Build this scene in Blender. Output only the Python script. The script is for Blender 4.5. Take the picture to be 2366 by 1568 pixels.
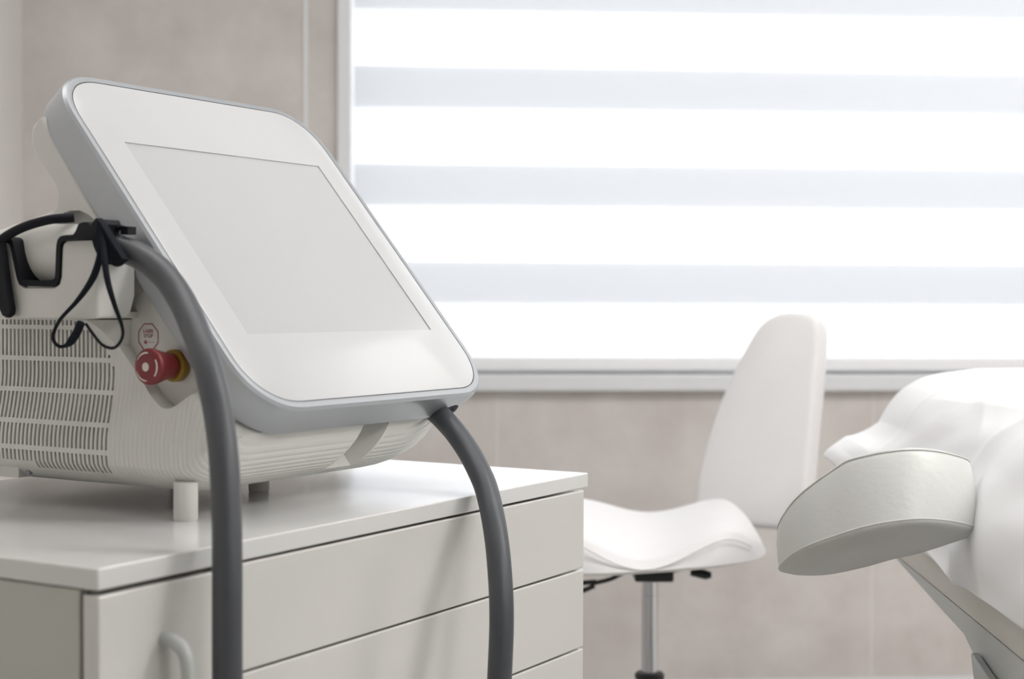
import bpy, bmesh, math, random
from mathutils import Vector, Matrix, noise
random.seed(4)
S = bpy.context.scene
C = S.collection
for o in list(bpy.data.objects): bpy.data.objects.remove(o, do_unlink=True)
R = math.radians

# ------------------------------------------------------------------ camera, light, exposure
cam_d = bpy.data.cameras.new('camera'); cam = bpy.data.objects.new('camera', cam_d); C.objects.link(cam)
S.camera = cam
cam_d.sensor_width = 36.0
cam_d.lens = 3580.0 / 2366.0 * 36.0
cam.location = (0, 0, 1.08)
cam.matrix_world = Matrix.Translation((0, 0, 1.08)) @ Matrix.Rotation(R(90) - 0.02347, 4, 'X') @ Matrix.Rotation(0.0034, 4, 'Z')
cam_d.clip_start = 0.05
cam_d.dof.use_dof = True
cam_d.dof.focus_distance = 2.15
cam_d.dof.aperture_fstop = 3.6

world = bpy.data.worlds.new('sky'); S.world = world; world.use_nodes = True
bg = world.node_tree.nodes['Background']
bg.inputs['Color'].default_value = (0.975, 0.985, 1.0, 1); bg.inputs['Strength'].default_value = 2.6
S.view_settings.view_transform = 'Standard'; S.view_settings.look = 'None'
S.view_settings.gamma = 1.0; S.view_settings.use_curve_mapping = False
S.view_settings.exposure = 0.0

def area(name, loc, rot, sx, sy, power, color=(1, 1, 1), portal=False):
    l = bpy.data.lights.new(name, 'AREA'); l.shape = 'RECTANGLE'; l.size = sx; l.size_y = sy
    l.energy = power; l.color = color
    o = bpy.data.objects.new(name, l); C.objects.link(o); o.location = loc; o.rotation_euler = rot
    if portal: l.cycles.is_portal = True
    return o

# room frame: u runs along the window wall, v goes out through it
RA = R(4)
def room(u, v, z): return Vector((u*math.cos(RA) - v*math.sin(RA), 4.25 + u*math.sin(RA) + v*math.cos(RA), z))
PW = room(0.9, 0.16, 1.65)
area('window_portal', PW, (R(-90), 0, RA), 2.8, 1.7, 0, portal=True)
# unseen fill lamps, added to brighten the room, come from the added_fill_lamp builder below
FILL_LAMPS = (4.5, 7.2, 14.5, 2.6, 16.5)      # strengths of the added left, middle, rear, couch and right fill lamps

# ------------------------------------------------------------------ materials
def mat(name, col, rough=0.5, metal=0.0, coat=0.0, spec=0.5, sss=0.0):
    m = bpy.data.materials.new(name); m.use_nodes = True
    b = m.node_tree.nodes['Principled BSDF']
    b.inputs['Base Color'].default_value = (*col, 1); b.inputs['Roughness'].default_value = rough
    b.inputs['Metallic'].default_value = metal; b.inputs['Coat Weight'].default_value = coat
    b.inputs['Coat Roughness'].default_value = 0.12
    b.inputs['Specular IOR Level'].default_value = spec
    return m
def nodes(m): return m.node_tree.nodes, m.node_tree.links, m.node_tree.nodes['Principled BSDF']
def noisy(m, c1, c2, scale, bump=0.0, bscale=60, detail=6, stretch=None, coord='Object'):
    n, l, b = nodes(m)
    tc = n.new('ShaderNodeTexCoord'); no = n.new('ShaderNodeTexNoise'); no.inputs['Scale'].default_value = scale
    no.inputs['Detail'].default_value = detail; no.inputs['Roughness'].default_value = 0.6
    src = tc.outputs[coord]
    if stretch:
        mp = n.new('ShaderNodeMapping'); mp.inputs['Scale'].default_value = stretch; l.new(src, mp.inputs[0]); src = mp.outputs[0]
    l.new(src, no.inputs['Vector'])
    cr = n.new('ShaderNodeValToRGB'); cr.color_ramp.elements[0].position = 0.3; cr.color_ramp.elements[1].position = 0.7
    cr.color_ramp.elements[0].color = (*c1, 1); cr.color_ramp.elements[1].color = (*c2, 1)
    l.new(no.outputs['Fac'], cr.inputs[0]); l.new(cr.outputs[0], b.inputs['Base Color'])
    if bump:
        n2 = n.new('ShaderNodeTexNoise'); n2.inputs['Scale'].default_value = bscale; l.new(src, n2.inputs['Vector'])
        bp = n.new('ShaderNodeBump'); bp.inputs['Strength'].default_value = bump; bp.inputs['Distance'].default_value = 0.004
        l.new(n2.outputs['Fac'], bp.inputs['Height']); l.new(bp.outputs[0], b.inputs['Normal'])
    return m
M = {}
M['tile'] = noisy(mat('beige_stone_tile', (.5,.45,.42), 0.6), (.565,.52,.495), (.71,.68,.655), 4.2, 0.15, 30)
M['wall'] = noisy(mat('pale_plaster', (.6,.56,.53), 0.8), (.70,.67,.645), (.76,.74,.72), 2.0)
M['wall_far'] = mat('bounce_cut_grey', (.38,.37,.36), 0.85)  # unseen wall behind the camera, darkened to cut bounce light on the machine
M['ceiling'] = mat('ceiling_white', (.82,.82,.82), 0.9)
M['floor'] = noisy(mat('floor_tile', (.6,.58,.55), 0.35), (.60,.57,.54), (.66,.64,.61), 2.0)
M['frame'] = mat('white_window_frame', (.80,.82,.84), 0.35)
M['sill'] = mat('grey_window_sill', (.75,.77,.79), 0.45)
M['rail'] = mat('backlit_blind_rail', (.92,.93,.95), 0.4)  # daylight from behind the rail is put into this lighter white
M['lacq'] = noisy(mat('white_lacquer', (.72,.71,.68), 0.16, coat=0.3), (.70,.69,.655), (.73,.72,.69), 1.2)
M['top'] = mat('white_worktop', (.76,.76,.745), 0.17, coat=0.2)
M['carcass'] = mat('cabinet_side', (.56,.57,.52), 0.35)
M['gap'] = mat('dark_gap', (.20,.19,.18), 0.8)
M['hull'] = mat('white_plastic', (.72,.715,.68), 0.32)
M['plastic'] = mat('smooth_white_plastic', (.72,.715,.68), 0.32)
M['arm'] = noisy(mat('armrest_leather', (.66,.66,.64), 0.36), (.63,.635,.615), (.67,.675,.655), 4, 0.1, 90)
M['bezel'] = mat('grey_satin_housing', (.445,.465,.49), 0.36, metal=0.5)
M['panel'] = mat('white_glass', (.60,.605,.61), 0.25, coat=.35)
M['display'] = mat('pale_display', (.545,.55,.555), 0.25, coat=.5)
M['seam'] = mat('seam_grey', (.30,.31,.33), 0.5)
M['hose'] = mat('grey_hose', (.070,.075,.085), 0.42)
M['hose_dark'] = mat('dark_hose_port', (.02,.022,.035), 0.5)
M['black'] = mat('black_rubber', (.005,.006,.010), 0.6, spec=.25)
M['blackcord'] = noisy(mat('black_cord', (.008,.010,.015), 0.8, spec=.15), (.006,.008,.012), (.014,.016,.022), 300)
M['red'] = mat('red_plastic', (.21,.022,.027), 0.4)
M['yellow'] = mat('yellow_plastic', (.32,.19,.015), 0.45)
M['mark'] = mat('white_marking', (.75,.70,.63), 0.5)
M['redprint'] = mat('red_print', (.42,.12,.13), 0.6)
M['leather'] = noisy(mat('white_leather', (.78,.775,.76), 0.38), (.76,.755,.74), (.80,.795,.78), 4, 0.12, 90)
M['seat'] = noisy(mat('white_seat_leather', (.84,.83,.835), 0.42), (.83,.815,.82), (.87,.86,.865), 3)
M['chrome'] = mat('chrome', (.62,.63,.66), 0.18, metal=1.0)
M['blackmetal'] = mat('black_mechanism', (.015,.016,.018), 0.4)
M['steel'] = mat('grey_painted_steel', (.52,.54,.53), 0.4)
M['mattress'] = mat('cream_mattress', (.67,.645,.60), 0.6)
for k, st_lamp in enumerate(FILL_LAMPS):  # emission for the added fill lamps
    M['glow%d' % k] = mat('fill_lamp_diffuser', (.9,.9,.9), 0.5)
    n, l, b = nodes(M['glow%d' % k]); b.inputs['Emission Color'].default_value = (1, .988, .965, 1); b.inputs['Emission Strength'].default_value = st_lamp

# sheet: soft cotton with fine creases
m = M['sheet'] = mat('white_sheet', (.92,.925,.935), 0.85); n, l, b = nodes(m)
tc = n.new('ShaderNodeTexCoord'); mp = n.new('ShaderNodeMapping'); mp.inputs['Scale'].default_value = (2.2, 1, 2.2); mp.inputs['Rotation'].default_value = (.4, .5, .6)
no = n.new('ShaderNodeTexNoise'); no.inputs['Scale'].default_value = 5; no.inputs['Detail'].default_value = 2; no.inputs['Distortion'].default_value = .3
bp = n.new('ShaderNodeBump'); bp.inputs['Strength'].default_value = .25; bp.inputs['Distance'].default_value = .02
l.new(tc.outputs['Object'], mp.inputs[0]); l.new(mp.outputs[0], no.inputs['Vector']); l.new(no.outputs['Fac'], bp.inputs['Height']); l.new(bp.outputs[0], b.inputs['Normal'])

# window glass: thin pane
m = M['glass'] = bpy.data.materials.new('window_glass'); m.use_nodes = True; nt = m.node_tree; nt.nodes.clear()
o_ = nt.nodes.new('ShaderNodeOutputMaterial'); mx = nt.nodes.new('ShaderNodeMixShader'); t_ = nt.nodes.new('ShaderNodeBsdfTransparent'); g_ = nt.nodes.new('ShaderNodeBsdfGlossy')
g_.inputs['Roughness'].default_value = .02; mx.inputs[0].default_value = .06; t_.inputs[0].default_value = (.97,.98,1,1)
nt.links.new(t_.outputs[0], mx.inputs[1]); nt.links.new(g_.outputs[0], mx.inputs[2]); nt.links.new(mx.outputs[0], o_.inputs[0])

def blind_mat(name, z0, dense_w, soft, sheer_open, dense_open, sheer_col, dense_col):
    """woven fabric with alternating dense and sheer horizontal bands"""
    m = bpy.data.materials.new(name); m.use_nodes = True; nt = m.node_tree; nt.nodes.clear(); N, L = nt.nodes.new, nt.links.new
    out = N('ShaderNodeOutputMaterial'); tc = N('ShaderNodeTexCoord'); sx = N('ShaderNodeSeparateXYZ'); L(tc.outputs['Object'], sx.inputs[0])
    sub = N('ShaderNodeMath'); sub.operation = 'SUBTRACT'; sub.inputs[1].default_value = z0; L(sx.outputs['Z'], sub.inputs[0])
    md = N('ShaderNodeMath'); md.operation = 'FLOORED_MODULO'; md.inputs[1].default_value = .2655; L(sub.outputs[0], md.inputs[0])
    def ramp(a, b2, inv=False):
        r = N('ShaderNodeMapRange'); r.inputs['From Min'].default_value = a; r.inputs['From Max'].default_value = b2; r.interpolation_type = 'SMOOTHSTEP'
        if inv: r.inputs['To Min'].default_value = 1; r.inputs['To Max'].default_value = 0
        L(md.outputs[0], r.inputs['Value']); return r.outputs[0]
    a = ramp(0, soft); b2 = ramp(dense_w-.004, dense_w+.004, True)
    mu = N('ShaderNodeMath'); mu.operation = 'MULTIPLY'; L(a, mu.inputs[0]); L(b2, mu.inputs[1])      # 1 in the dense band
    def cloth(col, opn):
        tr = N('ShaderNodeBsdfTranslucent'); tr.inputs[0].default_value = (*col, 1); df = N('ShaderNodeBsdfDiffuse'); df.inputs[0].default_value = (.8,.82,.84,1)
        mx = N('ShaderNodeMixShader'); mx.inputs[0].default_value = .45; L(tr.outputs[0], mx.inputs[1]); L(df.outputs[0], mx.inputs[2])
        tp = N('ShaderNodeBsdfTransparent'); m2 = N('ShaderNodeMixShader'); m2.inputs[0].default_value = opn; L(mx.outputs[0], m2.inputs[1]); L(tp.outputs[0], m2.inputs[2]); return m2
    s_ = cloth(sheer_col, sheer_open); d_ = cloth(dense_col, dense_open)
    mix = N('ShaderNodeMixShader'); L(mu.outputs[0], mix.inputs[0]); L(s_.outputs[0], mix.inputs[1]); L(d_.outputs[0], mix.inputs[2]); L(mix.outputs[0], out.inputs[0])
    return m
M['blind_a'] = blind_mat('blind_front_cloth', 1.066, .127, .022, .55, .10, (.9,.9,.9), (.58,.59,.60))
M['blind_b'] = blind_mat('blind_rear_cloth', 1.048, .142, .05, .6, .35, (.9,.9,.9), (.74,.75,.765))

# ------------------------------------------------------------------ mesh helpers
def finish(name, bm, m, parent=None, angle=38, bev=0, seg=3, loc=None, flat=False):
    bmesh.ops.recalc_face_normals(bm, faces=bm.faces)
    for f in bm.faces: f.smooth = not flat
    for e in bm.edges:
        if len(e.link_faces) == 2 and e.calc_face_angle(0) > R(angle): e.smooth = False
    me = bpy.data.meshes.new(name); bm.to_mesh(me); bm.free()
    me.materials.append(m)
    o = bpy.data.objects.new(name, me); C.objects.link(o)
    if parent: o.parent = parent
    if loc is not None: o.location = loc
    if bev:
        md = o.modifiers.new('bevel', 'BEVEL'); md.width = bev; md.segments = seg; md.limit_method = 'ANGLE'; md.angle_limit = R(35); md.harden_normals = False
        for p in me.polygons: p.use_smooth = True
    return o
def tag(o, label=None, cat=None, group=None, kind=None):
    if label: o['label'] = label
    if cat: o['category'] = cat
    if group: o['group'] = group
    if kind: o['kind'] = kind
    return o
def thing(name, label, cat, loc=(0,0,0), rz=0, group=None):
    o = bpy.data.objects.new(name, None); C.objects.link(o); o.location = loc; o.rotation_euler = (0, 0, rz); o.empty_display_size = .1
    return tag(o, label, cat, group)
def struct(name, bm, m, **k):
    o = finish(name, bm, m, **k); o['kind'] = 'structure'; return o
def box(bm, lo, hi, M4=None):
    vs = [bm.verts.new((x, y, z)) for x in (lo[0], hi[0]) for y in (lo[1], hi[1]) for z in (lo[2], hi[2])]
    for f in ((0,1,3,2),(4,6,7,5),(0,4,5,1),(2,3,7,6),(0,2,6,4),(1,5,7,3)): bm.faces.new([vs[i] for i in f])
    if M4: bmesh.ops.transform(bm, matrix=M4, verts=vs)
    return bm
def loft(bm, rings, caps=True, closed=True):
    V = [[bm.verts.new(p) for p in r] for r in rings]
    n = len(V[0])
    for a, b2 in zip(V, V[1:]):
        for i in range(n if closed else n-1):
            j = (i+1) % n; bm.faces.new((a[i], a[j], b2[j], b2[i]))
    if caps:
        bm.faces.new(V[0][::-1]); bm.faces.new(V[-1])
    return V
def prism(bm, pts, f0, f1):
    """pts 2-D, f0/f1 map a 2-D point onto the two ends"""
    return loft(bm, [[f0(p) for p in pts], [f1(p) for p in pts]])
def spline(P, n=8, closed=False):
    P = [Vector(p) for p in P]; out = []; N = len(P)
    rng = range(N if closed else N-1)
    for i in rng:
        if closed: a, b2, c, d = P[(i-1)%N], P[i], P[(i+1)%N], P[(i+2)%N]
        else: a, b2, c, d = P[max(i-1,0)], P[i], P[i+1], P[min(i+2,N-1)]
        for k in range(n):
            t = k/n
            out.append(.5*((2*b2) + (c-a)*t + (2*a-5*b2+4*c-d)*t*t + (3*b2-a-3*c+d)*t**3))
    if not closed: out.append(P[-1])
    return out
def frames(path):
    T = []; n = len(path)
    for i in range(n):
        T.append((path[min(i+1,n-1)] - path[max(i-1,0)]).normalized())
    u = T[0].orthogonal().normalized(); F = []
    for i in range(n):
        u = (u - T[i]*u.dot(T[i])).normalized(); F.append((T[i], u, T[i].cross(u)))
    return F
def tube(bm, path, r, seg=12, caps=True, sy=1.0):
    F = frames(path); rr = r if callable(r) else (lambda t: r); n = len(path)
    rings = [[p + (f[1]*math.cos(2*math.pi*k/seg) + f[2]*math.sin(2*math.pi*k/seg)*sy)*rr(i/(n-1)) for k in range(seg)] for i, (p, f) in enumerate(zip(path, F))]
    return loft(bm, rings, caps)
def lathe(bm, prof, axis_o, axis_d, seg=32, start=None):
    d = Vector(axis_d).normalized(); u = d.orthogonal().normalized(); w = d.cross(u); o_ = Vector(axis_o)
    rings = [[o_ + d*h + (u*math.cos(2*math.pi*k/seg) + w*math.sin(2*math.pi*k/seg))*max(r, 1e-4) for k in range(seg)] for r, h in prof]
    return loft(bm, rings)
def rrect(x0, y0, x1, y1, r, n=12, p=2.0):
    """rounded rectangle outline, counter-clockwise; p>2 gives a softer squircle corner"""
    out = []
    for cx, cy, a0 in ((x1-r, y0+r, -90), (x1-r, y1-r, 0), (x0+r, y1-r, 90), (x0+r, y0+r, 180)):
        for k in range(n+1):
            a = R(a0 + 90*k/n); c, s = math.cos(a), math.sin(a)
            out.append((cx + r*math.copysign(abs(c)**(2/p), c), cy + r*math.copysign(abs(s)**(2/p), s)))
    return out
def boolean(o, cutter_bm, op='DIFFERENCE'):
    me = bpy.data.meshes.new('cut'); bmesh.ops.recalc_face_normals(cutter_bm, faces=cutter_bm.faces); cutter_bm.to_mesh(me); cutter_bm.free()
    c = bpy.data.objects.new('cut', me); C.objects.link(c); c.parent = o.parent
    md = o.modifiers.new('b', 'BOOLEAN'); md.object = c; md.operation = op; md.solver = 'EXACT'
    bpy.context.view_layer.update()
    dg = bpy.context.evaluated_depsgraph_get()
    new = bpy.data.meshes.new_from_object(o.evaluated_get(dg)); o.modifiers.clear(); old = o.data; o.data = new
    bpy.data.objects.remove(c, do_unlink=True); bpy.data.meshes.remove(old)
    bm = bmesh.new(); bm.from_mesh(new)
    for f in bm.faces: f.smooth = True
    for e in bm.edges: e.smooth = not (len(e.link_faces) == 2 and e.calc_face_angle(0) > R(32))
    bm.to_mesh(new); bm.free()

# ------------------------------------------------------------------ room
UL, UR, VF, ZC = -1.315, 2.75, -6.2, 2.7          # left/right wall, wall behind the camera, ceiling
WU0, WU1, WZ0, WZ1 = -.475, 2.35, .888, 2.42        # window opening
RM = Matrix.Translation((0, 4.25, 0)) @ Matrix.Rotation(RA, 4, 'Z')
def rstruct(name, boxes, m, bev=0, parent=None, kind='structure'):
    bm = bmesh.new()
    for lo, hi in boxes: box(bm, lo, hi)
    o = finish(name, bm, m, parent, bev=bev)
    if not parent: o.matrix_world = RM; 
    if kind: o['kind'] = kind
    return o
rstruct('floor', [((UL-.2, VF-.2, -.1), (UR+.2, .25, 0))], M['floor'])
rstruct('ceiling', [((UL-.2, VF-.2, ZC), (UR+.2, .25, ZC+.1))], M['ceiling'])
wb = rstruct('wall_back', [((UL-.2, 0, 0), (WU0, .2, ZC)), ((WU1, 0, 0), (UR+.2, .2, ZC)), ((WU0, 0, 0), (WU1, .2, WZ0)), ((WU0, 0, WZ1), (WU1, .2, ZC))], M['tile'])
rstruct('wall_left', [((UL-.2, VF, 0), (UL, 0, ZC))], M['wall'])
rstruct('wall_right', [((UR, VF, 0), (UR+.2, 0, ZC))], M['wall'])
rstruct('wall_front', [((UL-.2, VF-.2, 0), (UR+.2, VF, ZC))], M['wall_far'])
rstruct('baseboard_back', [((UL, -.012, 0), (UR, 0, .035))], M['sill'])
# window: frame, sash bars and panes
wn = bpy.data.objects.new('window_1', None); C.objects.link(wn); wn.matrix_world = RM; wn['kind'] = 'structure'
def ring_boxes(u0, u1, z0, z1, w, v0, v1):
    return [((u0, v0, z0), (u0+w, v1, z1)), ((u1-w, v0, z0), (u1, v1, z1)), ((u0+w, v0, z0), (u1-w, v1, z0+w)), ((u0+w, v0, z1-w), (u1-w, v1, z1))]
rstruct('window_frame', ring_boxes(WU0, WU1, WZ0, WZ1, .04, .06, .13), M['frame'], parent=wn, bev=.004, kind=None)
rstruct('glass_pane', [((WU0+.035, .092, WZ0+.035), (WU1-.035, .096, WZ1-.035))], M['glass'], parent=wn, kind=None)
rstruct('trim_1', [((WU0-.035, -.036, .840), (WU1+.035, .06, .885))], M['sill'], bev=.005)      # sill board under the window
rstruct('trim_2', [((WU0-.002, -.016, .888), (WU0+.036, .06, WZ1))], M['frame'], bev=.004)       # white casing left of the blind
rstruct('trim_3', [((-.568, -.004, .888), (-.558, .001, ZC))], M['frame'], bev=.001)             # pale tile edging strip
rstruct('trim_4', [((-.042, -.0008, .04), (-.037, .001, .838)), ((1.01, -.0008, .04), (1.015, .001, .838))], M['wall'])  # tile joints

# roller blind with zebra bands
bl = thing('roller_blind', 'white day and night roller blind with sheer and dense bands over the window', 'blind')
bl.matrix_world = RM
def sheet_box(name, v, u0, u1, z0, z1, m):
    bm = bmesh.new(); q = [bm.verts.new(p) for p in ((u0, v, z0), (u1, v, z0), (u1, v, z1), (u0, v, z1))]; bm.faces.new(q); return finish(name, bm, m, bl)
sheet_box('front_fabric', -.004, -.432, 2.33, .925, 2.36, M['blind_a'])
sheet_box('rear_fabric', .022, -.432, 2.33, .925, 2.36, M['blind_b'])
bm = bmesh.new(); prism(bm, rrect(-.018, .894, .036, .934, .008, 5), lambda p: (-.434, p[0], p[1]), lambda p: (2.332, p[0], p[1]))
finish('bottom_rail', bm, M['rail'], bl)
bm = bmesh.new(); lathe(bm, [(.03, 0), (.03, 2.77)], (-.436, .01, 2.385), (1, 0, 0)); finish('roller_tube', bm, M['frame'], bl)

# glowing ceiling panels out of view, added as fill light
def added_fill_lamp(u, v, label, k):
    t = thing('added_fill_lamp', label, 'added fill lamp', group='added fill lamps'); t.matrix_world = RM @ Matrix.Translation((u, v, ZC))
    bm = bmesh.new()
    for lo, hi in [((-.62, -.32, -.012), (-.58, .32, 0)), ((.58, -.32, -.012), (.62, .32, 0)), ((-.58, -.32, -.012), (.58, -.28, 0)), ((-.58, .28, -.012), (.58, .32, 0))]: box(bm, lo, hi)
    finish('fill_lamp_frame', bm, M['frame'], t)
    bm = bmesh.new(); box(bm, (-.58, -.28, -.008), (.58, .28, -.003)); finish('fill_diffuser', bm, M['glow%d' % k], t)
added_fill_lamp(-.68, -1.85, 'added unseen white rectangular fill lamp between the stool and the left wall', 0)
added_fill_lamp(.75, -2.15, 'added unseen white rectangular fill lamp over the laser machine', 1)
added_fill_lamp(1.6, -4.4, 'added unseen white rectangular fill lamp behind the camera position', 2)
added_fill_lamp(2.0, -.38, 'added unseen white rectangular fill lamp over the treatment couch by the window', 3)
added_fill_lamp(2.1, -2.6, 'added unseen white rectangular fill lamp near the right wall', 4)

# ------------------------------------------------------------------ cabinets (machine axes: x along the front, y to the back)
AZ = .5383; RZ = R(90) - AZ; MO = Vector((-.2915, 1.8, .82))
def ml(a, b, z): return MO + Vector((math.sin(AZ), math.cos(AZ), 0))*a + Vector((-math.cos(AZ), math.sin(AZ), 0))*b + Vector((0, 0, z))
BASE = (MO.x, MO.y, 0)
FB = -.057; DEP = .62
t = thing('worktop', 'glossy white worktop slab carrying the laser machine', 'worktop', BASE, RZ)
bm = bmesh.new(); box(bm, (-.312, FB, .798), (.703, DEP, .82)); finish('slab', bm, M['top'], t, bev=.0018)
dc = thing('drawer_cabinet', 'glossy white cabinet with handleless drawers under the right part of the worktop', 'cabinet', BASE, RZ)
bm = bmesh.new(); box(bm, (-.118, FB+.026, .06), (.672, DEP-.01, .796)); finish('body', bm, M['lacq'], dc, bev=.001)
bm = bmesh.new(); box(bm, (-.10, FB+.06, 0), (.655, DEP-.02, .0595)); finish('plinth', bm, M['gap'], dc)
zt = .820-.0250
for k in range(6):
    bm = bmesh.new(); h = .1190
    box(bm, (-.128, FB, zt-h), (.690, FB+.020, zt)); finish('drawer', bm, M['lacq'], dc, bev=.0022)
    bm = bmesh.new(); box(bm, (-.11, FB+.020, zt-h+.004), (.664, FB+.0259, zt-.003)); finish('drawer_back', bm, M['gap'], dc)
    zt -= h + .0025
pc = thing('door_cabinet', 'narrow white cabinet with bow handle at the left end of the worktop', 'cabinet', BASE, RZ)
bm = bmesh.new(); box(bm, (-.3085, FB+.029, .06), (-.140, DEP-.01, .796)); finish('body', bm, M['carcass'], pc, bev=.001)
bm = bmesh.new(); box(bm, (-.3, FB+.06, 0), (-.142, DEP-.02, .0595)); finish('plinth', bm, M['gap'], pc)
bm = bmesh.new(); box(bm, (-.3055, FB+.0225, .07), (-.143, FB+.029, .7965)); finish('gap_shade_strip', bm, M['gap'], pc)  # dark strip standing in for the shaded gap behind the door
bm = bmesh.new(); box(bm, (-.311, FB, .065), (-.141, FB+.022, .7925)); door = finish('door', bm, M['lacq'], pc, bev=.0022)
bm = bmesh.new()
tube(bm, spline([(-.222, FB+.002, .735), (-.222, FB-.014, .7345), (-.222, FB-.029, .724), (-.222, FB-.0345, .70), (-.222, FB-.0345, .65), (-.222, FB-.029, .626), (-.222, FB-.014, .616), (-.222, FB+.002, .6155)], 8), .0075, 14)
finish('handle', bm, M['steel'], door)

# ------------------------------------------------------------------ laser machine
TH = R(50); W, L = .531, .5605
lm = thing('laser_machine', 'white tabletop medical laser console with large tilted touchscreen on the worktop', 'medical machine', MO, RZ)
ct, st = math.cos(TH), math.sin(TH)
def sc(a, l, d=0.0):        # screen plane: a across, l up the tilt, d behind the face
    return Vector((a, ct*l + st*d, .1301 + st*l - ct*d))

# housing: side profile (b, z), rounded at both ends, with its own inset at each end
prof = []
def pp(pts, n, wb=0.0, wt=0.0):
    for p in spline([(x, y, 0) for x, y in pts], n)[:-1]: prof.append((p.x, p.y, wb, wt))
pp([(.047,.102), (.052,.082), (.064,.060), (.082,.042), (.110,.031), (.150,.029)], 4, 1)
pp([(.150,.029), (.35,.029), (.58,.029)], 4, 1)
pp([(.58,.029), (.62,.038), (.645,.07), (.655,.12), (.655,.24), (.645,.28), (.61,.302)], 3, .5)
pp([(.61,.302), (.52,.338), (.439,.359), (.385,.369)], 3, 0, 1)
pp([(.385,.369), (.352,.377), (.340,.388), (.342,.402), (.357,.420), (.375,.440), (.386,.462), (.384,.485), (.372,.4955)], 4, 0, .6)
prof.append((.362, .497, 0, .3))
NP = len(prof)
def nrm(i):
    a, b2 = prof[i-1], prof[(i+1) % NP]; tx, ty = b2[0]-a[0], b2[1]-a[1]; q = math.hypot(tx, ty); return (-ty/q, tx/q)
def ring(side, t):
    out = []
    s, c = math.sin(t*math.pi/2), 1-math.cos(t*math.pi/2)
    for i, (b2, z, wb_, wt) in enumerate(prof):
        nx, ny = nrm(i)
        ra, ri = (.05, .028) if side == 0 else (.16, .062)
        rad = wb_*ra + wt*.02 + .004; ins = wb_*ri + wt*.014 + .002
        if side == 0: a = rad*(1-s)
        else: a = .508 - rad*(1-s)
        if side == 1 and wb_ > .6: db = .03*c*(1 if b2 < .12 else 0); out.append((a, b2+db, z + ins*c if z < .095 else z))
        else: out.append((a, b2+nx*ins*c, z+ny*ins*c))
    return out
rings = [ring(0, 1-k/8) for k in range(9)] + [ring(1, k/10) for k in range(11)]
from mathutils.geometry import tessellate_polygon
bm = bmesh.new(); VV = loft(bm, rings, caps=False)
for rv in (VV[0], VV[-1]):
    for tri in tessellate_polygon([[Vector((v.co.y, v.co.z, 0)) for v in rv]]): bm.faces.new([rv[i] for i in tri])
for k in range(13):        # the lower flank swells outward a little
    bmesh.ops.bisect_plane(bm, geom=bm.verts[:] + bm.edges[:] + bm.faces[:], plane_co=(0, 0, .036+.011*k), plane_no=(0, 0, 1))
for v in bm.verts:
    v.co.x -= .024*max(0, min(1, (.17-v.co.z)/.11))**1.5 * max(0, min(1, 1 - v.co.x/.12))
bmesh.ops.triangulate(bm, faces=[f for f in bm.faces if len(f.verts) > 4])
hull = finish('housing', bm, M['hull'], lm, angle=32)
# shallow scoop on the left side that carries the emergency stop
sp = spline([(x, y, 0) for x, y in [(.095,.168), (.118,.142), (.144,.131), (.168,.143), (.196,.172), (.236,.214), (.285,.262), (.345,.310), (.345,.36), (.28,.37), (.19,.285), (.13,.215)]], 5, closed=True)
bm = bmesh.new(); prism(bm, [(p.x, p.y) for p in sp], lambda p: (-.2, p[0], p[1]), lambda p: (.020, p[0], p[1])); boolean(hull, bm)
# vent slots
bm = bmesh.new(); rows = [(.2365,.2300), (.2245,.190), (.184,.150), (.144,.110), (.104,.077), (.071,.050)]
k = 0; b0 = .2345
while b0 < .64:
    for r_, (zt_, zb_) in enumerate(rows):
        zlim = .105 + (b0-.2345)*1.9 + .075      # diagonal upper corner beside the scoop
        z1 = min(zt_, zlim)
        if z1 - zb_ > .003:
            if r_ == 5 and b0 > .36 and zb_ < .055: zb2 = .058
            else: zb2 = zb_
            def bs(z): return 5*max(0, .11-z)**2
            zz = [zb2 + (z1-zb2)*q/(1 if zb2 > .11 else 4) for q in range(2 if zb2 > .11 else 5)]; dp = .014 if r_ < 5 else .022
            loft(bm, [[(-.08, b0-bs(z), z), (dp, b0-bs(z), z), (dp, b0+.0036-bs(z), z), (-.08, b0+.0036-bs(z), z)] for z in zz])
    b0 += .00735
boolean(hull, bm)
# latch recess under the front
bm = bmesh.new(); prism(bm, [(.236,.030), (.300,.030), (.322,.052), (.322,.070), (.272,.070), (.258,.070)], lambda p: (p[0], p[1]-.002, -.02), lambda p: (p[0]+.0, p[1]+.002, .20))
lat = bmesh.new()
q0 = [Vector((.226,.090,.047)), Vector((.286,.090,.047)), Vector((.326,.045,.10)), (Vector((.268,.045,.10)))]
nv = Vector((0, -.62, -.78)); prism(lat, [0,1,2,3], lambda i: q0[i] + nv*.05, lambda i: q0[i] - nv*.022); bm.free(); boolean(hull, lat)
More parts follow.
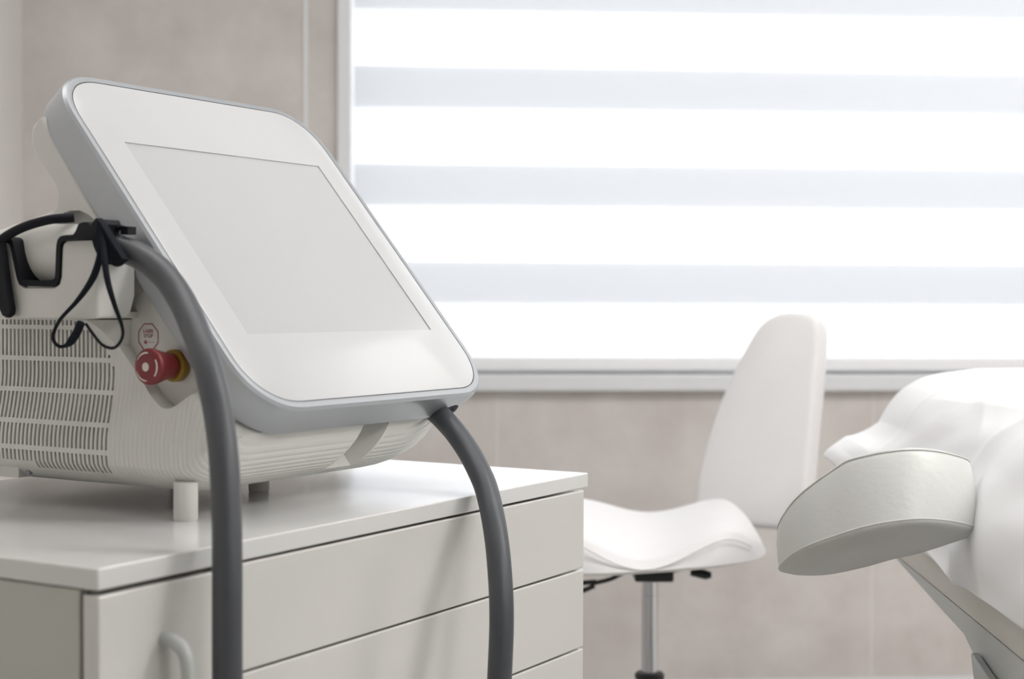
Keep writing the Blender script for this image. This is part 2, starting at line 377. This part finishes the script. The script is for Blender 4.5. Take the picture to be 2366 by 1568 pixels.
# rib pattern as fine relief in the plastic, running in planes of constant depth
m = M['hull']; n, l, b = nodes(m)
tc = n.new('ShaderNodeTexCoord'); sx = n.new('ShaderNodeSeparateXYZ'); l.new(tc.outputs['Object'], sx.inputs[0])
def mth(op, a, b2=None):
    q = n.new('ShaderNodeMath'); q.operation = op
    for i, v in enumerate((a, b2)):
        if v is None: continue
        if isinstance(v, (int, float)): q.inputs[i].default_value = v
        else: l.new(v, q.inputs[i])
    return q.outputs[0]
hh = mth('MAXIMUM', mth('SUBTRACT', .11, sx.outputs['Z']), 0.0)
gg = mth('ADD', sx.outputs['Y'], mth('MULTIPLY', mth('MULTIPLY', hh, hh), 5.0))
wv = mth('SINE', mth('MULTIPLY', gg, 2*math.pi/.00735))
wv = mth('POWER', mth('ADD', mth('MULTIPLY', wv, .5), .5), 2.0)
mk = mth('MULTIPLY', mth('LESS_THAN', sx.outputs['Y'], .236), mth('LESS_THAN', sx.outputs['Z'], mth('ADD', mth('MULTIPLY', mth('ABSOLUTE', mth('SUBTRACT', sx.outputs['Y'], .146)), 1.05), .112)))
mk = mth('MULTIPLY', mk, mth('LESS_THAN', sx.outputs['X'], .49))
lx = mth('SUBTRACT', sx.outputs['X'], mth('MULTIPLY', mth('SUBTRACT', sx.outputs['Z'], .058), .8))
lr = mth('MULTIPLY', mth('MULTIPLY', mth('GREATER_THAN', lx, .237), mth('LESS_THAN', lx, .306)), mth('GREATER_THAN', sx.outputs['Z'], .041))
mk = mth('MULTIPLY', mk, mth('SUBTRACT', 1.0, lr))
bp = n.new('ShaderNodeBump'); bp.inputs['Strength'].default_value = 1.0; bp.inputs['Distance'].default_value = -.0007
l.new(mth('MULTIPLY', wv, mk), bp.inputs['Height']); l.new(bp.outputs[0], b.inputs['Normal'])

# screen housing
def rings_rr(specs, n=14, p=2.25):
    out = []
    for ins, d, r in specs:
        out.append([sc(x, y, d) for x, y in rrect(ins, ins, W-ins, L-ins, r, n, p)])
    return out
bm = bmesh.new()
loft(bm, rings_rr([(.020,.054,.070), (.006,.0535,.084), (.0015,.050,.088), (0,.045,.0895), (0,.010,.0895), (.001,.004,.0885), (.0045,.0005,.085), (.0085,0,.081), (.0125,.0004,.077), (.0130,.003,.0765)]))
bez = finish('screen_housing', bm, M['bezel'], lm, angle=50)
pc_ = sc(.442, 0, .046)
cut = bmesh.new(); lathe(cut, [(.0235, -.03), (.0235, .045)], pc_, Vector((0, ct*1, st*1)), 32); boolean(bez, cut)
bm = bmesh.new(); loft(bm, rings_rr([(.0134,.0028,.076), (.0142,.0012,.075)]), caps=False); finish('seam', bm, M['seam'], bez)
# glass panel with a rectangular window for the display
bm = bmesh.new()
D0, D1, E0, E1 = .066, .469, .119, .4385
outer = rrect(.0142, .0142, W-.0142, L-.0142, .075, 14, 2.25)
def torect(p):
    cx, cy = (D0+D1)/2, (E0+E1)/2; dx, dy = p[0]-cx, p[1]-cy; s = min((D1-D0)/2/max(abs(dx), 1e-6), (E1-E0)/2/max(abs(dy), 1e-6)); return (cx+dx*s, cy+dy*s)
# keep the four display corners exact
inner = [torect(p) for p in outer]
for cx, cy in ((D0,E0),(D1,E0),(D0,E1),(D1,E1)):
    k = min(range(len(inner)), key=lambda i: (inner[i][0]-cx)**2 + (inner[i][1]-cy)**2); inner[k] = (cx, cy)
loft(bm, [[sc(x, y, .0022) for x, y in outer], [sc(x, y, .0006) for x, y in outer], [sc(x, y, .0002) for x, y in rrect(.0155, .0155, W-.0155, L-.0155, .0737, 14, 2.25)], [sc(x, y, .0002) for x, y in inner], [sc(x, y, .0022) for x, y in inner]], caps=False)
gp = finish('glass_panel', bm, M['panel'], bez, angle=30)
bm = bmesh.new(); bm.faces.new([bm.verts.new(sc(x, y, .0018)) for x, y in ((D0,E0),(D1,E0),(D1,E1),(D0,E1))]); finish('display', bm, M['display'], bez)
# emergency stop
es = thing('emergency_stop', None, None); es.parent = lm; es.location = (.020, .1465, .1825)
ax = (-1, 0.02, 0)
bm = bmesh.new(); lathe(bm, [(.0185, 0), (.0198, .002), (.0198, .011), (.0180, .013), (.014, .0132)], (0,0,0), ax, 40); finish('yellow_collar', bm, M['yellow'], es)
bm = bmesh.new(); lathe(bm, [(.012, .010), (.0155, .014), (.0165, .024), (.0205, .040), (.0222, .046), (.0222, .050), (.0210, .0525), (.016, .0545), (.001, .0555)], (0,0,0), ax, 48); finish('red_cap', bm, M['red'], es, angle=60)
bm = bmesh.new(); lathe(bm, [(.0054, .0556), (.0052, .0562), (.0005, .0562)], (0,0,0), ax, 24); finish('white_dot', bm, M['mark'], es)
d_ = Vector(ax).normalized()
for a0 in (28, 148, 268):
    bm = bmesh.new(); inn, ou = [], []
    for k in range(17):
        a = R(a0 + 72*k/16); e = Vector((0, math.cos(a), math.sin(a))); w = .0011*math.sin(math.pi*(.08+.84*k/16))**.4
        inn.append(d_*.0546 + e*(.0168-w)); ou.append(d_*.0542 + e*(.0168+w))
    V = [[bm.verts.new(p) for p in r_] for r_ in ([p + d_*.0001 for p in inn], [(p+q_)/2 + d_*.0006 for p, q_ in zip(inn, ou)], ou)]
    for r0, r1 in zip(V, V[1:]):
        for k in range(16): bm.faces.new((r0[k], r0[k+1], r1[k+1], r1[k]))
    finish('white_arc', bm, M['mark'], es)
# stop sticker: octagon outline, lettering, dot and line
stk = thing('stop_sticker', None, None); stk.parent = lm; stk.location = (.0196, .1965, .2165)
# sticker axes: text runs toward -b (to the right in view), up +z
def sp2(x, y, d=0): return Vector((-.0003-d, -x, y))
bm = bmesh.new()
for k in range(8):
    a, c = R(22.5+45*k), R(67.5+45*k); r1, r0 = .0182, .0168
    bm.faces.new([bm.verts.new(sp2(r*math.cos(g), r*math.sin(g))) for r, g in ((r1, a), (r1, c), (r0, c), (r0, a))])
finish('octagon_outline', bm, M['redprint'], stk)
bm = bmesh.new(); bm.faces.new([bm.verts.new(sp2(-.0045+.0024*math.cos(R(20*k)), -.0065+.0024*math.sin(R(20*k)))) for k in range(18)])
bm.faces.new([bm.verts.new(sp2(x, y)) for x, y in ((0,-.0067), (.011,-.0067), (.011,-.0063), (0,-.0063))]); finish('pointer_mark', bm, M['redprint'], stk)
def text(txt, size, x, y, name, parent, m, spf):
    cu = bpy.data.curves.new('t', 'FONT'); cu.body = txt; cu.size = size; cu.align_x = 'CENTER'; cu.offset = size*.015
    to = bpy.data.objects.new('t', cu); C.objects.link(to); bpy.context.view_layer.update()
    me = bpy.data.meshes.new_from_object(to.evaluated_get(bpy.context.evaluated_depsgraph_get())); bpy.data.objects.remove(to, do_unlink=True)
    for v in me.vertices: v.co = spf(v.co.x + x, v.co.y + y)
    me.name = name; me.materials.clear(); me.materials.append(m)
    o = bpy.data.objects.new(name, me); C.objects.link(o); o.parent = parent; return o
text('LASER', .0062, 0, .0052, 'lettering', stk, M['redprint'], sp2)
text('STOP', .0062, 0, -.0006, 'lettering', stk, M['redprint'], sp2)
# feet, screw, cable grommet
for a, b2, h in ((-.012,.106,.045), (.262,.224,.033), (.015,.50,.045), (.40,.50,.033)):
    bm = bmesh.new(); lathe(bm, [(.0135, 0), (.0145, .0015), (.0145, h), (.013, h+.001)], (a, b2, 0), (0,0,1), 28); finish('foot', bm, M['plastic'], lm)
bm = bmesh.new(); lathe(bm, [(.0035, -.006), (.0035, .004)], (-.012, .372, .042), (-1,0,-.2), 14); finish('screw', bm, M['seam'], lm)
bm = bmesh.new(); prism(bm, rrect(.385, .034, .66, .052, .002, 2), lambda p: (-.019, p[0], p[1]), lambda p: (.06, p[0], p[1])); finish('base_tray', bm, M['plastic'], lm)
bm = bmesh.new(); lathe(bm, [(.0228, 0), (.0228, .04), (.0165, .04), (.0165, .0)], pc_ - Vector((0, ct, st))*-.006, (0, ct, st), 28); finish('cable_grommet', bm, M['hose_dark'], lm)

# cradle on the left side
cr = thing('handpiece_cradle', None, None); cr.parent = lm
out = [(.200,.240), (.198,.328), (.204,.3345), (.248,.3335), (.2545,.330), (.2565,.324), (.2585,.290), (.262,.281), (.270,.277), (.322,.277), (.330,.281), (.3345,.290), (.3445,.324), (.349,.331), (.356,.333), (.43,.334), (.43,.240)]
bm = bmesh.new(); prism(bm, out, lambda p: (-.064, p[0], p[1]), lambda p: (-.056, p[0], p[1])); finish('outer_plate', bm, M['plastic'], cr, bev=.0015)
bm = bmesh.new(); prism(bm, [(-.0635,.240), (-.0635,.322), (-.052,.320), (-.002,.3085), (.0,.300), (.0,.268), (-.008,.246), (-.016,.240)], lambda p: (p[0], .1985, p[1]), lambda p: (p[0], .215, p[1])); finish('front_block', bm, M['plastic'], cr, bev=.003)
bm = bmesh.new(); box(bm, (-.0555, .215, .240), (.021, .43, .2475)); finish('cradle_floor', bm, M['plastic'], cr)
bm = bmesh.new()      # curved bracket blending down into the scoop
lv = [(.0, .238), (.35, .226), (.7, .208), (1, .180)]
rr_ = []
for t_, z in lv: rr_.append([Vector((-.050+.068*t_, .232+.0*t_, z)), Vector((-.040+.06*t_, .265-.01*t_, z)), Vector((.0198, .272-.03*t_, z)), Vector((.0198, .225+.005*t_, z))])
loft(bm, rr_); finish('bracket', bm, M['plastic'], cr, bev=.004)
# black lining round the notch
lin = [(.200,.3365), (.248,.3365), (.2565,.333), (.2600,.326), (.2622,.292), (.265,.2855), (.271,.2825), (.3205,.2825), (.3265,.2855), (.3300,.292), (.3405,.327), (.346,.335), (.356,.337)]
pth = [Vector((-.060, x, y)) for x, y in lin]
bm = bmesh.new()
def strip(bm, pts, n2, a0, a1):
    P = spline([(0, x, y) for x, y in pts], 4); rr2 = []
    for i, p in enumerate(P):
        tt = (P[min(i+1, len(P)-1)] - P[max(i-1, 0)]).normalized(); nn = Vector((0, -tt.z, tt.y))
        rr2.append([Vector((a0, p.y, p.z)) + nn*n2, Vector((a1, p.y, p.z)) + nn*n2, Vector((a1, p.y, p.z)) - nn*n2, Vector((a0, p.y, p.z)) - nn*n2])
    loft(bm, rr2)
strip(bm, lin, .0036, -.067, -.030); finish('rubber_lining', bm, M['black'], cr)

# handpiece lying in the cradle
hp = thing('laser_handpiece', 'white rounded laser handpiece lying in the cradle on the machine side', 'handpiece', MO, RZ)
bm = bmesh.new(); rg = []
for t_ in range(25):
    u = t_/24; bb = .405 - u*.19
    e = min(1, math.sin(min(1, u/.16)*math.pi/2)) * (1 - .42*max(0, (u-.72)/.28)**1.6); zc = .322 - .006*u
    rg.append([Vector((-.026 + .0255*e*math.cos(2*math.pi*k/24), bb, zc + .038*e*math.sin(2*math.pi*k/24))) for k in range(24)])
loft(bm, rg); finish('body', bm, M['plastic'], hp)
bm = bmesh.new(); lathe(bm, [(.021, 0), (.0225, .004), (.0225, .016), (.0175, .024), (.0175, .03)], (-.030, .219, .3215), (-.12, -1, .05), 28); finish('collar', bm, M['black'], hp)

# hose from the handpiece, hanging in front of the cabinet and back up into the machine
H1 = [(-.4784,1.86,1.1448), (-.446,1.84,1.136), (-.41,1.81,1.115), (-.3793,1.775,1.0836), (-.3534,1.73,1.0474), (-.3308,1.686,1.0081), (-.3144,1.655,.9632), (-.3034,1.63,.9148), (-.2967,1.61,.8535), (-.2935,1.595,.7883), (-.2926,1.59,.6915), (-.292,1.59,.56)]
H2 = [(-0.0954,2.1674,0.9172), (-0.0781,2.1418,0.9012), (-0.0605,2.1166,0.8796), (-0.0462,2.0898,0.8576), (-0.0334,2.0606,0.8318), (-0.0224,2.0205,0.7913), (-0.0157,1.9887,0.7455), (-0.0120,1.9637,0.6833), (-0.0144,1.9519,0.6042)]
start = ml(-.033, .205, .322); port = ml(.463, .012, .098)
inn = pc_ + Vector((0, ct, st))*.03; port_in = ml(*inn)
path = [start] + [Vector(p) for p in H1] + [Vector((-.288,1.60,.42)), Vector((-.262,1.64,.31)), Vector((-.20,1.71,.25)), Vector((-.12,1.80,.25)), Vector((-.05,1.88,.32)), Vector((-.022,1.93,.45))] + [Vector(p) for p in H2[::-1]] + [ml(0.4335,0.0500,0.1096)]
bm = bmesh.new(); tube(bm, spline(path, 8), .0158, 24)
tag(finish('laser_hose', bm, M['hose']), 'thick dark grey hose hanging in a loop from handpiece past worktop into console', 'hose')

# black protective glasses with neck cord hung over the cradle
gl = thing('safety_glasses', 'black eye protection glasses with a neck cord hung over the cradle', 'glasses', MO, RZ)
A_ = -.074
def cord(pts, r, name, sy=.5, rt=None):
    P = spline([(a, x, y) for a, x, y in pts], 8); bm = bmesh.new(); tube(bm, P, rt or r, 12); return finish(name, bm, M['blackcord'], gl)
cord([(A_, .1814,.3502), (A_-.004, .1765,.3298), (A_-.006, .1802,.3043), (A_-.006, .1916,.2839), (A_-.006, .2146,.2608), (A_-.004, .2437,.2399), (A_, .26,.2241), (A_, .2615,.2136), (A_, .2512,.206), (A_, .2366,.2088), (A_, .2234,.221), (A_, .2147,.235)], .003, 'neck_cord',
     rt=lambda t: .0021 + .0022*math.exp(-((t-.22)/.14)**2) + .0030*max(0, min(1, (t-.78)/.08)))
cord([(A_, .1842,.3529), (A_-.006, .1716,.3297), (A_-.016, .1591,.3066), (A_-.022, .1473,.2812), (A_-.022, .1371,.2559), (A_-.02, .1282,.2333), (A_-.02, .1268,.2207), (A_-.02, .1338,.2105), (A_-.02, .1441,.2063), (A_-.02, .1594,.2101), (A_-.018, .1755,.2216), (A_-.016, .1896,.2337)], .003, 'neck_cord',
     rt=lambda t: .0018 + .0020*math.exp(-((t-.2)/.2)**2))
bm = bmesh.new(); fan = [(.1865,.3590), (.1790,.3530), (.1640,.334), (.1430,.3095), (.1545,.3025), (.170,.3040), (.1800,.3065), (.1905,.3250), (.1960,.3400), (.1925,.3530)]
prism(bm, fan, lambda p: (-.0775, p[0], p[1]), lambda p: (-.0665, p[0], p[1])); finish('cord_slider', bm, M['blackcord'], gl, bev=.001)
bm = bmesh.new(); fr = [(.252,.3330), (.246,.3385), (.2240,.3400), (.2200,.3440), (.2150,.3530), (.2085,.3545), (.2010,.3545), (.195,.3505), (.190,.3555), (.1850,.3580), (.1815,.352), (.186,.336)]
prism(bm, fr, lambda p: (-.078, p[0], p[1]), lambda p: (-.040, p[0], p[1])); finish('lens_frame', bm, M['black'], gl, bev=.0015)
bm = bmesh.new(); bar = [(.372,.318), (.356,.334), (.347,.334), (.3415,.300), (.3305,.250), (.3320,.2435), (.339,.2395), (.3475,.2425), (.352,.250), (.362,.285)]
prism(bm, bar, lambda p: (-.078, p[0], p[1]), lambda p: (-.069, p[0], p[1])); finish('temple_arm', bm, M['black'], gl, bev=.002)
bm = bmesh.new(); tube(bm, spline([(-.076,.375,.318), (-.074,.352,.336), (-.066,.322,.351), (-.050,.293,.3605), (-.030,.272,.3635)], 8), .0058, 12); finish('side_strap', bm, M['black'], gl)
bm = bmesh.new(); tube(bm, spline([(-.050,.190,.341), (-.046,.182,.3475), (-.044,.176,.3485), (-.044,.170,.3445)], 6), .0030, 10)
box(bm, (-.050, .162, .340), (-.036, .174, .3495)); finish('cord_clip', bm, M['black'], gl)

# ------------------------------------------------------------------ stool
sx0, sy0 = .288, 3.20
st_ = thing('saddle_stool', 'white upholstered stool with saddle seat, tall backrest and chrome gas post', 'stool', (sx0, sy0, 0))
SW, SD = .232, .215
def seat_z(u, v):      # u -1..1 left-right, v -1 front .. 1 back
    uu = u + .22*(1-v)/2*1.0 - .08
    dip = math.cos(max(-1.25, min(1.25, uu*1.55))*math.pi/1.25)      # 1 in the middle, -1 at the humps
    base = .628 + .016*v; amp = .024 - .006*v
    z = base - amp*dip
    if uu > .62: z -= .05*((uu-.62)/.42)**2.0
    if uu < -.62: z += .0*(uu+.62)
    return z
bm = bmesh.new(); NU, NV = 56, 36; top, bot = [], []
def foot(u, v):       # squircle footprint
    r = max(abs(u), abs(v)); 
    if r < 1e-6: return 0, 0
    q = (abs(u)**3.4 + abs(v)**3.4)**(1/3.4); k = r/q; return u*k, v*k
zb0 = .5555
for j in range(NV+1):
    rt, rb = [], []
    for i in range(NU+1):
        u, v = -1+2*i/NU, -1+2*j/NV; U, V = foot(u, v); edge = max(abs(u), abs(v))
        z = seat_z(U, V); zb = zb0 + .013*U + (.004 if edge > .9 else 0)
        drop = 0 if edge < .86 else 1-(max(0, 1-((edge-.86)/.14)**2.6))**(1/2.6)
        z2 = z - (z - (zb + .006))*drop
        pinch = 1 if edge < .84 else 1
        rt.append(bm.verts.new((U*SW, V*SD + .02*U, z2)))
        if edge > .999: rb.append(None)
        else: rb.append(bm.verts.new((U*SW*.985, V*SD*.985 + .02*U, zb)))
    top.append(rt); bot.append(rb)
for j in range(NV):
    for i in range(NU):
        bm.faces.new((top[j][i], top[j][i+1], top[j+1][i+1], top[j+1][i]))
        c_ = [(j,i),(j+1,i),(j+1,i+1),(j,i+1)]
        vs = [bot[a][b_] or top[a][b_] for a, b_ in c_]; bm.faces.new(vs)
seat = finish('seat', bm, M['seat'], st_, angle=60)
def seam_path(v0, off): 
    P = []
    for k in range(41):
        u = -.97 + 1.94*k/40; U, V = foot(u, v0); z = seat_z(U, V); P.append(Vector((U*SW, V*SD+.02*U - off, z-.0165)))
    return P
bm = bmesh.new(); tube(bm, seam_path(-.985, .002), .0018, 8); finish('piping', bm, M['seat'], seat)
# backrest
bp_ = [(-.120,-.06), (-.1275,-.0329), (-.1261,.0404), (-.1049,.1444), (-.0712,.249), (-.0267,.3485), (.0059,.3961), (.0454,.4161), (.0908,.4183), (.1213,.4107), (.136,.3847), (.1375,.2933), (.134,.15), (.130,-.0199), (.126,-.06)]
bc, bn, bw_, bh = Vector((.5251-sx0,3.42-sy0,.6508)), Vector((-.5039,-.8466,.1713)), Vector((.8593,-.5114,.0003)), Vector((.0874,.1474,.9852))
o2 = [(p.x, p.y) for p in spline([(x, y, 0) for x, y in bp_], 6, closed=True)]
cxm, cym = .01, .17
def bk(s, d, dx=0): return [bc + bw_*((x-cxm)*s+cxm+dx) + bh*((y-cym)*(1-(1-s)*.55)+cym) - bn*d for x, y in o2]
bm = bmesh.new(); loft(bm, [bk(.90,-.004), bk(.955,-.002), bk(.985,.003), bk(1,.012), bk(1.0,.05), bk(.985,.062), bk(.95,.068), bk(.88,.071)])
finish('backrest', bm, M['seat'], st_, angle=60)
bm = bmesh.new(); bx = Vector((.5251-sx0,3.42-sy0,.6508))
tube(bm, spline([bx + Vector((.03,.085,.08)), bx + Vector((.025,.10,-.02)), bx + Vector((0,.07,-.11)), Vector((.12,.10,.535)), Vector((.03,.0,.530))], 8), .012, 10, sy=.6); finish('back_bracket', bm, M['blackmetal'], st_)
# mechanism, lever, knob
bm = bmesh.new(); box(bm, (-.036,-.055,.512), (.044,.06,.5520)); 
finish('mechanism', bm, M['blackmetal'], st_, bev=.005)
bm = bmesh.new(); prism(bm, [(-.05,.5490), (-.02,.5440), (.05,.5440), (.13,.5540), (.15,.5610), (-.05,.5530)], lambda p: (p[0], -.09, p[1]), lambda p: (p[0], .09, p[1])); finish('seat_plate', bm, M['blackmetal'], st_)
bm = bmesh.new(); tube(bm, spline([(-.02,-.03,.534), (-.055,-.04,.530), (-.085,-.05,.518), (-.12,-.055,.510)], 6), .0045, 10)
tube(bm, spline([(-.115,-.055,.513), (-.150,-.057,.510), (-.19,-.06,.500), (-.185,-.06,.490), (-.15,-.058,.493), (-.118,-.056,.505)], 6), .005, 10); finish('height_lever', bm, M['blackmetal'], st_)
bm = bmesh.new(); tube(bm, [Vector((.08,-.03,.528)), Vector((.098,-.032,.527)), Vector((.112,-.034,.524)), Vector((.122,-.034,.524))], lambda t: .006+.004*math.sin(t*3.1), 12); tube(bm, [Vector((.10,-.03,.527)), Vector((.10,-.028,.552))], .003, 8); finish('tilt_knob', bm, M['blackmetal'], st_)
bm = bmesh.new(); lathe(bm, [(.017, .12), (.017, .476), (.0162, .4762), (.0162, .4775), (.017, .478), (.017, .512)], (0,0,0), (0,0,1), 32); finish('gas_post', bm, M['chrome'], st_)
bm = bmesh.new(); lathe(bm, [(.0275, .300), (.031, .303), (.031, .311), (.027, .3155), (.018, .316)], (0,0,0), (0,0,1), 32); finish('collar', bm, M['blackmetal'], st_)
bm = bmesh.new(); lathe(bm, [(.026, .10), (.026, .300)], (0,0,0), (0,0,1), 32); finish('lower_post', bm, M['chrome'], st_)
for k in range(5):
    a = R(20+72*k); e = Vector((math.cos(a), math.sin(a), 0))
    bm = bmesh.new(); tube(bm, [e*.02 + Vector((0,0,.125)), e*.14 + Vector((0,0,.10)), e*.27 + Vector((0,0,.062))], lambda t: .017-.006*t, 10); lg = finish('leg', bm, M['chrome'], st_)
    bm = bmesh.new(); lathe(bm, [(.022, -.009), (.025, -.006), (.025, .006), (.022, .009)], e*.27 + Vector((0,0,.025)), e.cross(Vector((0,0,1))), 20); lathe(bm, [(.006, .03), (.006, .06)], e*.27, (0,0,1), 10); finish('caster', bm, M['blackmetal'], lg)

# ------------------------------------------------------------------ treatment couch
BY = lambda Y: (Y-2.7)*.052          # the couch runs away from the camera, turned a little
tb = thing('treatment_couch', 'treatment couch with cream mattress, grey steel frame and white armrest cushion', 'couch', (1.05, 2.0, 0))
OB = Vector((1.05, 2.0, 0))
def cl(x, Y, z): return Vector((x + BY(Y), Y, z)) - OB
bm = bmesh.new(); rg = []
for Y, s in ((2.86,.97), (2.845,.992), (2.8,1), (2.0,1), (1.0,1), (.2,1)):
    q = [p for p in rrect(.668, .638, 1.372, .915, .14, 10) if p[1] > .776] + [(.668,.75), (.668,.66), (.674,.642), (.69,.638), (1.35,.638), (1.366,.642), (1.372,.66), (1.372,.75)]; rg.append([cl(1.02+(x-1.02)*s, Y, .78+(z-.78)*s) for x, z in q])
loft(bm, rg); finish('mattress', bm, M['mattress'], tb)
bm = bmesh.new()
side = [(2.78,.6365), (2.72,.630), (2.476,.617), (2.226,.604), (2.108,.571), (1.95,.50), (.3,.46), (.3,.6365)]
prism(bm, side, lambda p: cl(.678, p[0], p[1]), lambda p: cl(.690, p[0], p[1]))
prism(bm, side, lambda p: cl(1.350, p[0], p[1]), lambda p: cl(1.362, p[0], p[1]))
finish('side_rail', bm, M['steel'], tb, bev=.002)
bm = bmesh.new(); prism(bm, [(.3,.600), (2.6,.612), (2.6,.6365), (.3,.6365)], lambda p: cl(.691, p[0], p[1]), lambda p: cl(1.349, p[0], p[1])); finish('base_plate', bm, M['steel'], tb)
bm = bmesh.new()
for x in (.80, 1.22):
    for Y in (.6, 2.05): box(bm, tuple(cl(x-.03, Y-.03, .06)), tuple(cl(x+.03, Y+.03, .5995)))
box(bm, tuple(Vector((.78, .4, 0))-OB), tuple(Vector((1.28, 2.3, .06))-OB)); finish('pedestal', bm, M['steel'], tb, bev=.004)
bm = bmesh.new(); prism(bm, [(2.13,.60), (2.02,.585), (1.90,.545), (1.86,.40), (2.00,.42), (2.09,.53)], lambda p: cl(.664, p[0], p[1]), lambda p: cl(.677, p[0], p[1])); finish('hinge_bracket', bm, M['steel'], tb, bev=.003)
# armrest cushion
p1 = Vector((.3708,2.12,.7158)) - OB; ar, aq, an = Vector((.9468,-.2246,.2306)), Vector((.3085,.8377,-.4507)), Vector((.015,.46,.885))
ap = [(-.0027,-.0017), (.0218,-.0437), (.0486,-.0661), (.0853,-.0816), (.1265,-.0936), (.1658,-.0927), (.2036,-.0789), (.2404,-.0454), (.2671,.0017), (.2303,.0229), (.1884,.0384), (.1467,.0434), (.1098,.0537), (.0608,.0591), (.0262,.0457), (.0051,.0247)]
A2 = spline([(x, y, 0) for x, y in ap], 6, closed=True)
ccx, ccy = .13, -.015
def arm(s, h):
    out = []
    for p in A2:
        hh = h*(.062 + .044*min(1, max(0, (p.x+.003)/.11))**.8)
        out.append(p1 + ar*((p.x-ccx)*s+ccx) + aq*((p.y-ccy)*s+ccy) + an*hh)
    return out
bm = bmesh.new(); loft(bm, [arm(.90,-.03), arm(.97,-.012), arm(.995,.01), arm(1.0,.06), arm(1.012,.3), arm(1.015,.6), arm(1.0,.88), arm(.985,.95), arm(.95,.995), arm(.85,1.02)])
arr = finish('armrest', bm, M['arm'], tb, angle=70)
for s, h in ((.999, .035), (.988, .955)):
    bm = bmesh.new(); P = arm(s, h); tube(bm, P + [P[0]], .0013, 6); finish('piping', bm, M['arm'], arr)
bm = bmesh.new(); tube(bm, spline([p1 + ar*.18 + an*.05, p1 + ar*.24 + aq*.01 + an*.05, p1 + ar*.33 + aq*.03 + an*.04], 6), .011, 10); finish('armrest_bar', bm, M['steel'], tb)

# sheet draped over the couch
cs = [(.658,.701), (.654,.712), (.652,.75), (.660,.80), (.684,.85), (.705,.89), (.735,.922), (.775,.944), (.83,.955), (.92,.960), (1.10,.957), (1.28,.957), (1.36,.935), (1.385,.86), (1.39,.75), (1.385,.68)]
CS = [(p.x, p.y) for p in spline([(x, z, 0) for x, z in cs], 14)]
CREASE = [(.52,2.85,.60,2.1,.006), (.62,2.88,.45,2.2,.005), (.56,2.7,.75,2.3,.006), (.48,2.6,.52,1.7,.006), (.70,2.8,.58,1.9,.005), (.42,2.75,.66,2.5,.004), (.80,2.86,.70,2.3,.005), (.40,2.3,.60,1.9,.006)]
bm = bmesh.new(); rows_ = []; NY = 330
for j in range(NY+1):
    Y = 2.93 - 2.7*j/NY; row = []
    e = max(0, (Y-2.80)/.13)
    for i, (x, z) in enumerate(CS):
        f = i/(len(CS)-1)
        # folds: long diagonal creases plus soft noise
        q = noise.noise(Vector((x*2.2+3, Y*1.1, z*3)))*.020 + noise.noise(Vector((x*7, Y*3.2+x*7, z*7)))*.007
        dgl = math.sin((Y*1.0 + (z+x)*1.9)*23 + 2.0*noise.noise(Vector((x*3, Y*2, z*2))))
        for (x_a, y_a, x_b, y_b, am) in CREASE:
            ex, ey = x_b-x_a, y_b-y_a; LL = ex*ex+ey*ey; ss = 1.35*x - .55*z; tt = ((ss-x_a)*ex + (Y-y_a)*ey)/LL
            if -.15 < tt < 1.15:
                d0 = ((ss-x_a)*ey - (Y-y_a)*ex)/math.sqrt(LL); fade = max(0, min(1, (tt+.15)/.3))*max(0, min(1, (1.15-tt)/.3))
                q += am*fade*math.exp(-abs(d0)/.009) - am*.5*fade*math.exp(-((d0-.02)/.018)**2)
        q += .0018*dgl*min(1, max(0, (.95-z)/.1)+.25)
        side_f = max(0, min(1, (.93-z)/.12)) * (1 if f < .5 else -1)
        dx = -q*1.0*side_f - .006*side_f; dz = q*.6*(1-abs(side_f))
        hem = max(0, min(1, (.76-z)/.08)) if f < .5 else 0
        dx += -.004*hem*(1+math.sin(Y*9+1.0)) * 1.0
        # far left corner of the sheet lifts outward as a loose flap
        fl = max(0, min(1, (Y-2.50)/.40)) * max(0, min(1, (.915-z)/.12)) * (1 if f < .5 else 0)
        dx -= .068*fl*max(0, min(1, (.86-z)/.17))**.8; dz += .100*fl**1.1 * max(0, min(1, (.86-z)/.17))
        dz -= .004*e*e
        row.append(bm.verts.new((x + BY(Y) + dx, Y, z + dz)))
    rows_.append(row)
for a, b2 in zip(rows_, rows_[1:]):
    for i in range(len(CS)-1): bm.faces.new((a[i], a[i+1], b2[i+1], b2[i]))
so = finish('draped_sheet', bm, M['sheet'], angle=80); tag(so, 'rumpled white cotton sheet draped over the treatment couch', 'sheet')
md = so.modifiers.new('solid', 'SOLIDIFY'); md.thickness = .0016; md.offset = 1
